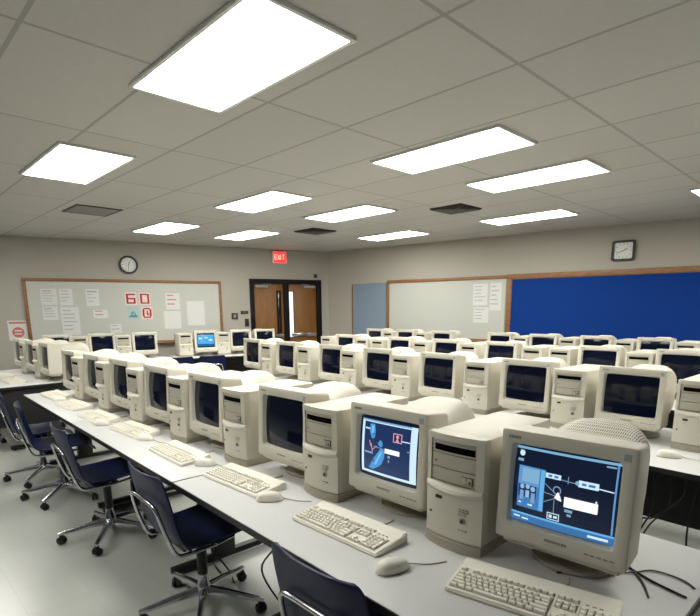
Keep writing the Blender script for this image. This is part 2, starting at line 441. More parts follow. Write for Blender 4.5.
def annulus_y(bm, outer, inner, y0, y1):
    """ring between two outlines (lists of x,z), front at y0, back at y1"""
    a = ring(bm, [(x, y0, z) for x, z in outer]); b = ring(bm, [(x, y0, z) for x, z in inner])
    c = ring(bm, [(x, y1, z) for x, z in inner]); d = ring(bm, [(x, y1, z) for x, z in outer])
    bridge(bm, a, b); bridge(bm, b, c); bridge(bm, c, d); bridge(bm, d, a)
def circ(r, n=40): return [(r * math.cos(2 * PI * i / n), r * math.sin(2 * PI * i / n)) for i in range(n)]
def clock(label, loc, rz, square, hh, mm_):
    t = thing('wall_clock', label, 'clock', loc, rz)
    bm = B()
    if square: annulus_y(bm, rr(0.152, -0.145, 0.145, 0.035), rr(0.122, -0.115, 0.115, 0.022), -0.045, 0)
    else: annulus_y(bm, circ(0.155), circ(0.122), -0.045, 0)
    bmesh.ops.bevel(bm, geom=[e for e in bm.edges if abs(e.verts[0].co.y + 0.045) < 1e-6 and abs(e.verts[1].co.y + 0.045) < 1e-6 and e.calc_face_angle(0) > 1], offset=0.006, segments=2, affect='EDGES')
    obj('rim', bm, M['black'], t)
    bm = B()
    ol = rr(0.124, -0.117, 0.117, 0.022) if square else circ(0.124)
    a = ring(bm, [(x, -0.02, z) for x, z in ol]); b = ring(bm, [(x, -0.002, z) for x, z in ol]); bridge(bm, a, b); bm.faces.new(a); bm.faces.new(b)
    obj('face', bm, M['clockface'], t)
    bm = B()
    for i in range(12):
        a = 2 * PI * i / 12; c, s = math.sin(a), math.cos(a)
        r0, r1 = 0.088, 0.108
        tube(bm, [(c * r0, -0.021, s * r0), (c * r1, -0.021, s * r1)], 0.0035, 6)
    obj('hour_marks', bm, M['black'], t)
    for nm, a, r, w in (('hour_hand', hh, 0.06, 0.005), ('minute_hand', mm_, 0.09, 0.0035)):
        bm = B(); tube(bm, [(0, -0.025, 0), (math.sin(a) * r, -0.025, math.cos(a) * r)], w, 6); obj(nm, bm, M['black'], t)
clock('round black-rimmed wall clock above the left whiteboard', on_left(3.915, 2.31), AL, False, 0.4, 3.2)
clock('squarish black-rimmed wall clock above the blue bulletin board', on_right(5.62, 2.33), AR, True, 1.0, 4.4)

# exit sign
t = thing('exit_sign', 'glowing red EXIT sign above the double doors', 'sign', on_left(1.24, 2.44), AL)
bm = B(); box(bm, -0.012, 0.282, -0.045, 0, -0.012, 0.222, 0.005); obj('housing', bm, M['white'], t)
bm = B(); box(bm, 0, 0.27, -0.05, -0.046, 0, 0.21, 0.001); obj('face', bm, M['exitface'], t)
bm = B()
def bar(x0, z0, x1, z1, w=0.009): tube(bm, [(x0, -0.051, z0), (x1, -0.051, z1)], w, 4)
X0, zb, zt = 0.03, 0.06, 0.15
for x0, kind in ((0.03, 'E'), (0.09, 'X'), (0.152, 'I'), (0.185, 'T')):
    if kind == 'E': bar(x0, zb, x0, zt); [bar(x0, z, x0 + 0.04, z) for z in (zb, (zb + zt) / 2, zt)]
    if kind == 'X': bar(x0, zb, x0 + 0.045, zt); bar(x0, zt, x0 + 0.045, zb)
    if kind == 'I': bar(x0, zb, x0, zt)
    if kind == 'T': bar(x0 + 0.025, zb, x0 + 0.025, zt); bar(x0, zt, x0 + 0.05, zt)
obj('exit_lettering', bm, M['exitletter'], t)
# small wall fittings by the door
def plate(name, label, cat, loc, rz, w, h, m, m2):
    t = thing(name, label, cat, loc, rz)
    bm = B(); box(bm, -w / 2, w / 2, -0.02, 0, -h / 2, h / 2, 0.003); obj('plate', bm, m, t)
    bm = B(); box(bm, -w / 5, w / 5, -0.03, -0.02, -h / 4, h / 4, 0.002); obj('switch', bm, m2, t)
plate('thermostat', 'small dark square wall control left of the doors, farthest from them', 'wall control', on_left(2.07, 1.40), AL, 0.12, 0.12, M['badge'], M['ventgrey'])
plate('card_reader', 'flat wide dark wall unit left of the doors, uppermost there', 'wall control', on_left(1.87, 1.47), AL, 0.15, 0.06, M['badge'], M['groove'])
plate('light_switch', 'narrow upright dark switch plate beside the door frame', 'light switch', on_left(1.83, 1.27), AL, 0.08, 0.15, M['badge'], M['black'])
plate('door_sensor', 'tiny dark sensor above the right corner of the doors', 'sensor', on_left(0.31, 2.2), AL, 0.07, 0.07, M['badge'], M['black'])

# ------------------------------------------------------------------ ceiling fittings
def make_light():
    t = thing('ceiling_light', '', 'ceiling light', (0, 0, H), 0, 'fluorescent ceiling panels')
    bm = B()
    hw, hd = 0.575, 0.27
    for a in ((-hw, hw, -hd, -hd + 0.02), (-hw, hw, hd - 0.02, hd), (-hw, -hw + 0.02, -hd + 0.02, hd - 0.02), (hw - 0.02, hw, -hd + 0.02, hd - 0.02)):
        box(bm, *a, -0.018, -0.0005, 0.002)
    obj('frame', bm, M['white'], t)
    bm = B(); box(bm, -hw + 0.02, hw - 0.02, -hd + 0.02, hd - 0.02, -0.014, -0.001); obj('diffuser', bm, M['diffuser'], t)
    return t
LIGHTS = [(-6.37, 2.09, 'ceiling light panel above the left whiteboard, right of the round clock'),
          (-3.90, 2.07, 'ceiling light panel nearest the camera on the left side of ceiling'),
          (-3.77, 3.27, 'ceiling light panel between the two dark square air diffusers, nearer the camera'),
          (-6.20, 3.34, 'ceiling light panel in front of the exit sign'),
          (-4.70, 5.16, 'ceiling light panel above the plain right whiteboard'),
          (-2.38, 5.20, 'ceiling light panel above the blue bulletin board, left of square clock'),
          (-1.42, 2.07, 'ceiling light panel high overhead, first towards camera from left-side panels'),
          (-1.33, 3.27, 'ceiling light panel high overhead, in front of the far right panel'),
          (-1.30, 0.12, 'ceiling light panel overhead above the aisle chairs'),
          (-3.70, 0.12, 'ceiling light panel overhead at the left, nearest the square air grille'),
          (0.08, 5.18, 'ceiling light panel at the far right edge above blue board'),
          (1.02, 2.07, ''), (-3.9, -1.8, ''), (-1.5, -1.8, ''), (2.5, 5.18, ''), (-6.9, -0.40, '')]  # the pair farthest towards -y is added out of view to light monitor fronts
L0 = make_light()
for i, (x, y, lab) in enumerate(LIGHTS):
    if not lab: lab = 'ceiling light panel out of sight above or behind the camera'
    if i == 0: L0.location = (x, y, H); L0['label'] = lab
    else: dup(L0, (x, y, H), 0, lab)
def diffuser_vent(label, x, y, s):
    t = thing('air_diffuser', label, 'air vent', (x, y, H), 0, 'ceiling air diffusers')
    bm = B(); box(bm, -s, s, -s, s, -0.004, -0.0005); obj('backing', bm, M['ventblack'], t)
    def sq(a, b, z0, z1, bm):
        r = [[(sx * q, sy * q, z) for sx, sy in ((-1, -1), (1, -1), (1, 1), (-1, 1))] for q, z in ((a, z1), (b, z0), (b - 0.012, z0), (a - 0.012, z1))]
        rs = [ring(bm, x) for x in r]
        for i in range(4): bridge(bm, rs[i], rs[(i + 1) % 4])
    bm = B(); sq(s + 0.02, s + 0.02, -0.012, -0.001, bm); obj('frame', bm, M['ventdark'], t)
    for i in range(4):
        bm = B(); a = s * (0.25 + 0.22 * i); sq(a, a + 0.035, -0.02, -0.004, bm); obj('louvre', bm, M['ventdark'], t)
diffuser_vent('dark square air diffuser in ceiling left of the exit sign light', -5.16, 3.9, 0.21)
diffuser_vent('dark square air diffuser between two light panels above the plain whiteboard', -2.68, 4.0, 0.20)
t = thing('air_grille', 'flat grey return air grille in ceiling at the upper left', 'air vent', (-5.65, 0.87, H), 0)
bm = B(); box(bm, -0.27, 0.27, -0.24, 0.24, -0.004, -0.0005); obj('backing', bm, M['ventblack'], t)
bm = B()
for a in ((-0.28, 0.28, -0.25, -0.225), (-0.28, 0.28, 0.225, 0.25), (-0.28, -0.255, -0.225, 0.225), (0.255, 0.28, -0.225, 0.225)): box(bm, *a, -0.012, -0.001)
obj('frame', bm, M['ventdark'], t)
bm = B()
for i in range(20): y = -0.22 + i * 0.0232; box(bm, -0.255, 0.255, y, y + 0.014, -0.01, -0.004)
obj('grille_bars', bm, M['ventgrey'], t)

# ------------------------------------------------------------------ monitor
MW, MH, MZ = 0.383, 0.348, 0.088
TILT = Matrix.Translation((0, 0, MZ)) @ Matrix.Rotation(-0.05, 4, 'X') @ Matrix.Translation((0, 0, -MZ))
SA, SZ0, SZ1 = 0.149, MZ + 0.061, MZ + 0.300      # screen half width, bottom, top
def scr(u, v, lift=0.0):
    x = (2 * u - 1); z = (1 - 2 * v)
    zc, hz = (SZ0 + SZ1) / 2, (SZ1 - SZ0) / 2
    return (x * (SA + 0.002), 0.026 - 0.014 * (1 - 0.55 * x * x - 0.45 * z * z) - lift, zc + z * (hz + 0.002))
def make_monitor():
    t = thing('crt_monitor', '', 'monitor', (0, 0, 0), 0)
    hw = MW / 2; z0, z1 = MZ, MZ + MH
    bm = B()
    def R3(h, a, b, r, y): return [(x, y, z) for x, z in rr(h, a, b, r)]
    rings_ = [R3(hw * 0.97, z0 + 0.004, z1 - 0.012, 0.02, 0.135), R3(hw * 0.985, z0 + 0.002, z1 - 0.006, 0.018, 0.13), R3(hw, z0, z1, 0.009, 0.02), R3(hw, z0, z1, 0.009, 0.003), R3(hw - 0.001, z0 + 0.001, z1 - 0.001, 0.009, 0.001),
              R3(hw - 0.003, z0 + 0.003, z1 - 0.003, 0.008, 0.0),
              R3(SA + 0.012, SZ0 - 0.012, SZ1 + 0.012, 0.016, 0.0015), R3(SA + 0.009, SZ0 - 0.009, SZ1 + 0.009, 0.014, 0.003), R3(SA, SZ0, SZ1, 0.012, 0.026)]
    loft(bm, rings_, True, False)
    # under-lip set back below the front
    loft(bm, [R3(hw * w_, z0 - 0.022 + d_, z0 + 0.01, 0.006, y) for y, w_, d_ in ((0.012, 0.88, 0.012), (0.022, 0.9, 0.003), (0.05, 0.9, 0.0), (0.125, 0.86, 0.006))])
    obj('bezel', bm, M['beige'], t, xf=TILT, ang=32)
    bm = B()
    sec = [(0.12, 0.168, z0 + 0.004, z1 - 0.034, 0.03), (0.16, 0.165, z0 + 0.004, z1 - 0.036, 0.035), (0.21, 0.160, z0 + 0.005, z1 - 0.033, 0.05), (0.26, 0.154, z0 + 0.008, z1 - 0.018, 0.07), (0.31, 0.149, z0 + 0.012, z1 + 0.001, 0.085),
           (0.355, 0.143, z0 + 0.018, z1 + 0.010, 0.095), (0.40, 0.135, z0 + 0.026, z1 + 0.007, 0.10), (0.437, 0.125, z0 + 0.038, z1 - 0.010, 0.10), (0.462, 0.11, z0 + 0.055, z1 - 0.040, 0.09), (0.474, 0.09, z0 + 0.08, z1 - 0.085, 0.07)]
    loft(bm, [R3(*s[1:], s[0]) for s in sec])
    obj('rear_housing', bm, M['beige'], t, xf=TILT, ang=50)
    bm = B(); n = 12
    g = [[bm.verts.new(scr(i / n, j / n)) for i in range(n + 1)] for j in range(n + 1)]
    for j in range(n):
        for i in range(n): bm.faces.new((g[j][i], g[j][i + 1], g[j + 1][i + 1], g[j + 1][i]))
    obj('screen', bm, M['glass'], t, xf=TILT)
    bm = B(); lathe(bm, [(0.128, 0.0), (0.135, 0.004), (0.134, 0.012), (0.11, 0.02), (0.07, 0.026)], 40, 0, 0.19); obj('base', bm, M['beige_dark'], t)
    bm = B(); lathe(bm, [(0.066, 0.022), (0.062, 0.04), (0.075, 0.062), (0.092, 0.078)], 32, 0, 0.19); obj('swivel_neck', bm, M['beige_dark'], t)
    bm = B(); x = -0.034; rg = random.Random(3)
    while x < 0.03:
        w = 0.004 + 0.003 * rg.random(); box(bm, x, x + w, -0.0006, 0.0012, z0 + 0.026, z0 + 0.033); x += w + 0.0022
    obj('logo', bm, M['print'], t, xf=TILT)
    bm = B(); x = -hw + 0.024
    while x < -hw + 0.06:
        w = 0.004 + 0.003 * rg.random(); box(bm, x, x + w, -0.0006, 0.0012, z1 - 0.026, z1 - 0.018); x += w + 0.002
    obj('model_mark', bm, M['print'], t, xf=TILT)
    bm = B(); box(bm, hw - 0.034, hw - 0.016, -0.001, 0.002, z1 - 0.037, z1 - 0.017); obj('corner_badge', bm, M['silverbadge'], t, xf=TILT)
    bm = B(); x = hw - 0.11
    for i in range(5): box(bm, x, x + 0.012, -0.0004, 0.0015, z0 + 0.022, z0 + 0.026); x += 0.017
    obj('control_marks', bm, M['print'], t, xf=TILT)
    return t

def display(parent, shapes, name='display_image'):
    """lit picture on the curved tube: (material, kind, data) painted one layer above the other"""
    bm = B(); mats = []
    def mi(k):
        if G[k] not in mats: mats.append(G[k])
        return mats.index(G[k])
    for lay, (mk, kind, dta) in enumerate(shapes):
        lift = 0.0004 + 0.00012 * lay; idx = mi(mk)
        if kind == 'r':
            u0, v0, u1, v1 = dta; nu = max(1, int((u1 - u0) * 12)); nv = max(1, int((v1 - v0) * 12))
            g = [[bm.verts.new(scr(u0 + (u1 - u0) * i / nu, v0 + (v1 - v0) * j / nv, lift)) for i in range(nu + 1)] for j in range(nv + 1)]
            for j in range(nv):
                for i in range(nu): bm.faces.new((g[j][i], g[j][i + 1], g[j + 1][i + 1], g[j + 1][i])).material_index = idx
        elif kind == 'l':
            (u0, v0), (u1, v1), w = dta
            dx, dy = (u1 - u0), (v1 - v0) * 0.75; L = math.hypot(dx, dy); nx, ny = -dy / L * w, dx / L * w / 0.75
            nn = max(1, int(L * 10)); prev = None
            for i in range(nn + 1):
                f = i / nn; u, v = u0 + (u1 - u0) * f, v0 + (v1 - v0) * f
                cur = (bm.verts.new(scr(u - nx, v - ny, lift)), bm.verts.new(scr(u + nx, v + ny, lift)))
                if prev: bm.faces.new((prev[0], prev[1], cur[1], cur[0])).material_index = idx
                prev = cur
        elif kind == 'p':
            bm.faces.new([bm.verts.new(scr(u, v, lift)) for u, v in dta]).material_index = idx
        elif kind == 'o':
            u, v, r = dta
            bm.faces.new([bm.verts.new(scr(u + r * math.cos(2 * PI * q / 14), v + r / 0.75 * math.sin(2 * PI * q / 14), lift)) for q in range(14)]).material_index = idx
    return obj(name, bm, mats, parent, xf=TILT)

DESK = [('navy', 'r', (0, 0, 1, 1)), ('sky', 'r', (0.0, 0.02, 1, 0.05)), ('strip', 'r', (0.962, 0.05, 0.978, 0.87)), ('grey', 'r', (0.87, 0.07, 0.955, 0.09)),
        ('pale', 'o', (0.07, 0.105, 0.028)), ('grey', 'r', (0.03, 0.175, 0.09, 0.21)), ('grey', 'r', (0.045, 0.06, 0.06, 0.08)),
        ('mid', 'r', (0.05, 0.26, 0.33, 0.80)), ('strip', 'r', (0.055, 0.265, 0.275, 0.50)), ('sky', 'r', (0.09, 0.285, 0.27, 0.46)), ('barlight', 'r', (0.285, 0.27, 0.328, 0.79)),
        ('deep', 'r', (0.06, 0.50, 0.25, 0.66)), ('skin', 'o', (0.1, 0.53, 0.022)), ('skin', 'o', (0.16, 0.52, 0.022)), ('skin', 'o', (0.215, 0.54, 0.024)), ('grey', 'r', (0.08, 0.58, 0.12, 0.7)), ('skin', 'r', (0.14, 0.57, 0.18, 0.66)), ('grey', 'r', (0.2, 0.59, 0.24, 0.72)), ('pale', 'r', (0.07, 0.73, 0.1, 0.75)), ('pale', 'r', (0.17, 0.74, 0.22, 0.76)),
        ('pale', 'r', (0.335, 0.285, 0.485, 0.345)), ('mid', 'r', (0.36, 0.30, 0.40, 0.33)), ('mid', 'r', (0.42, 0.30, 0.46, 0.33)), ('pale', 'r', (0.65, 0.295, 0.83, 0.375)), ('mid', 'r', (0.68, 0.32, 0.72, 0.35)), ('mid', 'r', (0.74, 0.32, 0.80, 0.35)), ('sky', 'o', (0.64, 0.335, 0.02)),
        ('grey', 'l', ((0.49, 0.335), (0.64, 0.345), 0.003)), ('pale', 'l', ((0.83, 0.35), (0.96, 0.36), 0.005)), ('grey', 'l', ((0.555, 0.28), (0.555, 0.37), 0.003)),
        ('grey', 'l', ((0.335, 0.42), (0.46, 0.53), 0.003)), ('grey', 'l', ((0.31, 0.53), (0.46, 0.55), 0.003)), ('grey', 'l', ((0.33, 0.66), (0.46, 0.57), 0.003)), ('grey', 'l', ((0.44, 0.60), (0.44, 0.78), 0.003)),
        ('grey', 'o', (0.46, 0.475, 0.04)), ('navy', 'o', (0.46, 0.475, 0.03)), ('white', 'p', ((0.44, 0.57), (0.47, 0.49), (0.495, 0.54), (0.51, 0.60), (0.47, 0.59))),
        ('white', 'r', (0.535, 0.53, 0.84, 0.655)), ('grey', 'r', (0.545, 0.68, 0.62, 0.715)), ('grey', 'r', (0.57, 0.735, 0.61, 0.765)), ('pale', 'r', (0.815, 0.50, 0.83, 0.525)),
        ('pale', 'r', (0.38, 0.77, 0.50, 0.86)), ('navy', 'r', (0.388, 0.78, 0.492, 0.85)), ('pale', 'r', (0.40, 0.795, 0.43, 0.835)), ('pale', 'r', (0.445, 0.80, 0.48, 0.83)),
        ('bar', 'r', (0, 0.88, 1, 0.985)), ('barlight', 'r', (0, 0.87, 1, 0.895)), ('pale', 'r', (0.03, 0.92, 0.10, 0.94)), ('pale', 'r', (0.12, 0.93, 0.19, 0.95)), ('pale', 'r', (0.77, 0.925, 0.95, 0.955))]
MAP = [('edge', 'r', (0, 0, 1, 1)), ('pale', 'r', (0.04, 0.06, 0.96, 0.94)), ('sky', 'r', (0.04, 0.06, 0.87, 0.085)), ('slate', 'r', (0.085, 0.10, 0.865, 0.90)),
       ('capsule', 'p', ((0.19, 0.13), (0.27, 0.12), (0.29, 0.22), (0.285, 0.33), (0.25, 0.37), (0.215, 0.34), (0.18, 0.23))), ('capsulelight', 'r', (0.22, 0.15, 0.26, 0.28)), ('pale', 'r', (0.10, 0.20, 0.19, 0.222)),
       ('capsule', 'p', ((0.34, 0.43), (0.38, 0.36), (0.42, 0.38), (0.43, 0.45), (0.39, 0.48))), ('capsule', 'p', ((0.40, 0.49), (0.47, 0.52), (0.46, 0.63), (0.42, 0.74), (0.36, 0.80), (0.26, 0.87), (0.18, 0.86), (0.25, 0.72), (0.34, 0.58))), ('capsulelight', 'l', ((0.41, 0.55), (0.30, 0.78), 0.014)),
       ('pink', 'l', ((0.19, 0.40), (0.22, 0.50), 0.006)), ('pink', 'l', ((0.22, 0.44), (0.25, 0.58), 0.006)), ('pink', 'l', ((0.24, 0.55), (0.33, 0.47), 0.004)), ('grey', 'r', (0.11, 0.585, 0.26, 0.615)), ('grey', 'l', ((0.27, 0.48), (0.46, 0.50), 0.004)),
       ('white', 'r', (0.47, 0.475, 0.71, 0.55)), ('grey', 'r', (0.52, 0.58, 0.56, 0.62)), ('grey', 'r', (0.53, 0.65, 0.55, 0.69)),
       ('pink', 'r', (0.60, 0.20, 0.74, 0.345)), ('slate', 'r', (0.612, 0.213, 0.728, 0.332)), ('pink', 'o', (0.67, 0.25, 0.022)), ('pink', 'p', ((0.64, 0.33), (0.67, 0.27), (0.70, 0.33))), ('pale', 'r', (0.74, 0.297, 0.865, 0.312)), ('grey', 'r', (0.83, 0.44, 0.86, 0.46))]
FARLIT = [('edge', 'r', (0, 0, 1, 1)), ('teal', 'r', (0.03, 0.18, 0.97, 0.76)), ('barlight', 'r', (0.03, 0.10, 0.97, 0.2)), ('pale', 'r', (0.1, 0.3, 0.3, 0.42)), ('pale', 'r', (0.42, 0.26, 0.6, 0.36)), ('sky', 'r', (0.2, 0.5, 0.52, 0.62)), ('pale', 'r', (0.66, 0.42, 0.86, 0.54)), ('tealdark', 'r', (0.03, 0.80, 0.97, 0.9))]

# ------------------------------------------------------------------ computer tower (origin: front left bottom; front faces -y)
TW, TH, TD = 0.22, 0.394, 0.46
def bow(x, k=0.012): return -k * (1 - ((x - TW / 2) / (TW / 2)) ** 2)
def bowpoly(x0, x1, back, k=0.012, off=0.0, n=10):
    f = [(x0 + (x1 - x0) * i / n, bow(x0 + (x1 - x0) * i / n, k) + off) for i in range(n + 1)]
    return f + [(x1, back), (x0, back)]
def make_tower():
    t = thing('computer_tower', '', 'computer tower', (0, 0, 0), 0)
    bm = B(); box(bm, 0.003, TW - 0.003, 0.03, TD, 0.008, TH - 0.003, 0.004); obj('chassis', bm, M['beige'], t)
    bm = B()
    extrude_xy(bm, bowpoly(0, 0.017, 0.032), 0.21, TH - 0.02); extrude_xy(bm, bowpoly(TW - 0.027, TW, 0.032), 0.21, TH - 0.02)
    extrude_xy(bm, bowpoly(0, TW, 0.032, 0.015), TH - 0.022, TH, 0.003)
    box(bm, 0.017, TW - 0.027, 0.008, 0.032, 0.21, TH - 0.02)
    obj('upper_fascia', bm, M['beige'], t)
    bx0, bx1 = 0.019, TW - 0.029
    def bay(nm, z0, z1, off):
        bm = B(); extrude_xy(bm, bowpoly(bx0, bx1, 0.02, 0.010, off), z0, z1, 0.0015); return obj(nm, bm, M['bay'], t)
    od = bay('optical_drive', 0.327, 0.371, 0.004)
    bm = B(); extrude_xy(bm, bowpoly(bx0 + 0.012, bx1 - 0.004, 0.02, 0.010, 0.0025), 0.334, 0.356); obj('disc_slot', bm, M['slot'], od)
    bm = B(); box(bm, bx1 - 0.04, bx1 - 0.03, -0.004, 0.01, 0.358, 0.363); obj('eject_button', bm, M['groove'], od)
    cv = bay('bay_cover', 0.277, 0.324, 0.004)
    bm = B(); disc_y(bm, bx0 + 0.018, 0.296, 0.003, -0.004, 0.004, 10); obj('lock_hole', bm, M['groove'], cv)
    fd = bay('floppy_drive', 0.230, 0.274, 0.004)
    bm = B(); box(bm, bx1 - 0.052, bx1 - 0.008, -0.0062, 0.006, 0.236, 0.262, 0.001); obj('drive_button_frame', bm, M['groove'], fd)
    bm = B(); box(bm, bx1 - 0.050, bx1 - 0.032, -0.0078, 0.006, 0.238, 0.260, 0.001); box(bm, bx1 - 0.029, bx1 - 0.010, -0.0078, 0.006, 0.238, 0.260, 0.001); obj('drive_button', bm, M['bay'], fd)
    bm = B(); box(bm, bx1 - 0.021, bx1 - 0.014, -0.0088, -0.007, 0.241, 0.251); obj('drive_slot', bm, M['badge'], fd)
    bm = B(); extrude_xy(bm, bowpoly(0, TW, 0.032, 0.016), 0.036, 0.206, 0.003); obj('lower_panel', bm, M['beige'], t)
    bm = B()
    rings_ = []
    for z, k_, off in ((0.196, 0.017, 0.0), (0.203, 0.022, -0.004), (0.212, 0.026, -0.007), (0.221, 0.024, -0.004), (0.226, 0.018, 0.002)):
        rings_.append([(x, y, z + 0.014 * (1 if False else -(1 - ((x - TW / 2) / (TW / 2)) ** 2) * 0.6)) for x, y in bowpoly(0.001, TW - 0.001, 0.03, k_, off, 16)])
    loft(bm, rings_); obj('curved_ledge', bm, M['beige'], t)
    bm = B(); box(bm, 0.046, 0.072, -0.0162, 0.0, 0.168, 0.179, 0.001); obj('badge', bm, M['badge'], t)
    bm = B(); disc_y(bm, 0.155, 0.112, 0.011, -0.0165, 0.0); obj('power_button_ring', bm, M['beige_dark'], t)
    bm = B(); disc_y(bm, 0.155, 0.112, 0.0062, -0.019, 0.0); obj('power_button', bm, M['badge'], t)
    bm = B(); disc_y(bm, 0.022, 0.112, 0.0045, -0.0085, 0.004); obj('key_lock', bm, M['groove'], t)
    bm = B()
    for z in (0.142, 0.150): 
        for i in range(3): box(bm, 0.140 + i * 0.013, 0.149 + i * 0.013, -0.0155, -0.008, z, z + 0.003)
    for i in range(3): box(bm, 0.140 + i * 0.012, 0.148 + i * 0.012, -0.0155, -0.008, 0.078, 0.081)
    obj('indicator_marks', bm, M['print'], t)
    bm = B(); box(bm, 0.138, 0.166, -0.0158, -0.006, 0.128, 0.139, 0.001); obj('reset_button', bm, M['bay'], t)
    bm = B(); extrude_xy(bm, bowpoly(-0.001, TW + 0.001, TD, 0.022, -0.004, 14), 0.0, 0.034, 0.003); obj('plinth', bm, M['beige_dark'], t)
    return t

# ------------------------------------------------------------------ keyboard (origin centre; back at +y)
KS = Matrix.Diagonal((0.936, 0.85, 1.0, 1.0))
def make_keyboard():
    t = thing('keyboard', '', 'keyboard', (0, 0, 0), 0)
    W2, D2 = 0.235, 0.098
    bm = B()
    prof = [(-D2, 0.0), (-D2, 0.011), (-D2 + 0.006, 0.0155), (0.052, 0.027), (D2 - 0.008, 0.036), (D2, 0.033), (D2, 0.0)]
    loft(bm, [[(x, y, z) for y, z in prof] for x in (-W2, W2)])
    bmesh.ops.bevel(bm, geom=[e for e in bm.edges if abs(abs(e.verts[0].co.x) - W2) < 1e-6 and abs(abs(e.verts[1].co.x) - W2) < 1e-6], offset=0.004, segments=2, affect='EDGES')
    obj('case', bm, M['kbcase'], t, xf=KS)
    def zt(y): return 0.0155 + (y + D2 - 0.006) * (0.027 - 0.0155) / (0.052 + D2 - 0.006) if y < 0.052 else 0.027 + (y - 0.052) * 0.009 / 0.038
    def well(bm, x0, x1, y0, y1):
        f = [bm.verts.new((x, y, zt(y) + 0.0006)) for x, y in ((x0, y0), (x1, y0), (x1, y1), (x0, y1))]; bm.faces.new(f)
    P = 0.0191
    def key(bm, x0, y0, wu, du=1.0, hgt=0.0075):
        x1 = x0 + P * wu - 0.0034; y1 = y0 + 0.0185 * du - 0.0034
        a = [(x, y, zt(y)) for x, y in ((x0, y0), (x1, y0), (x1, y1), (x0, y1))]
        i = 0.0025
        b = [(x, y, zt(y) + hgt) for x, y in ((x0 + i, y0 + i * 0.6), (x1 - i, y0 + i * 0.6), (x1 - i, y1 - i * 1.4), (x0 + i, y1 - i * 1.4))]
        loft(bm, [a, b], False, True)
    rows = [[1.25, 1.25, 1.25, 5.6, 1.25, 1.25, 1.25, 1.9], [2.25] + [1] * 10 + [2.75], [1.75] + [1] * 11 + [2.25], [1.5] + [1] * 12 + [1.5], [1] * 13 + [2]]
    x0 = -W2 + 0.013; yb = -D2 + 0.014
    bm = B(); wl_ = B(); well(wl_, x0 - 0.003, x0 + 15 * P + 0.002, yb - 0.003, yb + 5 * 0.0185 + 0.002)
    for r_, row in enumerate(rows):
        x = x0
        for wu in row: key(bm, x, yb + r_ * 0.0185, wu); x += P * wu
    obj('letter_keys', bm, M['key'], t, xf=KS)
    bm = B(); yf = yb + 5 * 0.0185 + 0.011
    for start, n in ((0, 1), (2, 4), (6.5, 4), (11, 4)):
        well(wl_, x0 + start * P - 0.002, x0 + (start + n) * P, yf - 0.002, yf + 0.0185)
        for i in range(n): key(bm, x0 + (start + i) * P, yf, 1)
    obj('function_keys', bm, M['key'], t, xf=KS)
    xn = x0 + 15 * P + 0.010
    bm = B()
    for (c, r_) in [(0, 4), (1, 4), (2, 4), (0, 3), (1, 3), (2, 3), (1, 1), (0, 0), (1, 0), (2, 0)]: key(bm, xn + c * P, yb + r_ * 0.0185, 1)
    for i in range(3): key(bm, xn + i * P, yf, 1)
    well(wl_, xn - 0.002, xn + 3 * P, yb + 3 * 0.0185 - 0.002, yb + 5 * 0.0185 + 0.001); well(wl_, xn - 0.002, xn + 3 * P, yb - 0.002, yb + 0.0185)
    well(wl_, xn - 0.002, xn + 3 * P, yf - 0.002, yf + 0.0185)
    obj('navigation_keys', bm, M['key'], t, xf=KS)
    xp = xn + 3 * P + 0.008
    bm = B(); well(wl_, xp - 0.002, xp + 4 * P, yb - 0.002, yb + 5 * 0.0185 + 0.001)
    for r_ in range(5):
        for c in range(3):
            if r_ == 0 and c == 1: continue
            key(bm, xp + c * P, yb + r_ * 0.0185, 2 if (r_ == 0 and c == 0) else 1)
    key(bm, xp + 3 * P, yb, 1, 2); key(bm, xp + 3 * P, yb + 2 * 0.0185, 1, 2); key(bm, xp + 3 * P, yb + 4 * 0.0185, 1)
    obj('number_keys', bm, M['key'], t, xf=KS)
    obj('key_well', wl_, M['keywell'], t, xf=KS)
    bm = B()
    for i in range(3): box(bm, xp + 0.008 + i * 0.018, xp + 0.018 + i * 0.018, yf + 0.004, yf + 0.008, zt(yf) - 0.001, zt(yf) + 0.0022)
    obj('indicator_marks', bm, M['print'], t, xf=KS)
    bm = B(); tube(bm, smoothpath([(0.05, D2 - 0.002, 0.012), (0.052, D2 + 0.03, 0.0045), (0.075, D2 + 0.07, 0.0032), (0.07, D2 + 0.12, 0.0032)]), 0.003, 6); obj('cord', bm, M['cord'], t, xf=KS)
    return t

def make_mouse():
    t = thing('computer_mouse', '', 'mouse', (0, 0, 0), 0)
    bm = B(); L = 0.058; N = 14; rings_ = []
    for i in range(N + 1):
        s = -1 + 2 * i / N; y = L * s
        e = max(0.0, 1 - abs(s) ** 2.6) ** 0.5
        w = 0.031 * (0.16 + 0.84 * e) * (1.0 - 0.10 * s); h = (0.006 + 0.030 * e) * (1 - 0.14 * s)
        pts = []
        for k_ in range(16):
            a = 2 * PI * k_ / 16; c, sn = math.cos(a), math.sin(a)
            x = w * math.copysign(abs(c) ** 0.8, c)
            z = 0.004 + (h * math.copysign(abs(sn) ** 0.85, sn) if sn > 0 else 0.004 * sn)
            pts.append((x, y, z))
        rings_.append(pts)
    loft(bm, rings_); obj('shell', bm, M['mouse'], t, ang=60)
    bm = B(); tube(bm, [(0, 0.008 + 0.0046 * i, 0.0355 - 0.0009 * i - 0.00032 * i * i) for i in range(9)], 0.0013, 5)
    tube(bm, [(-0.028 + 0.007 * i, 0.006, 0.0355 - 0.0005 * (i - 4) ** 2 * 1.5) for i in range(9)], 0.001, 5); obj('button_seam', bm, M['groove'], t)
    bm = B(); tube(bm, smoothpath([(0, 0.056, 0.01), (0.004, 0.085, 0.004), (0.022, 0.125, 0.0032), (0.03, 0.18, 0.0032)]), 0.0024, 6); obj('cord', bm, M['cord'], t)
    return t

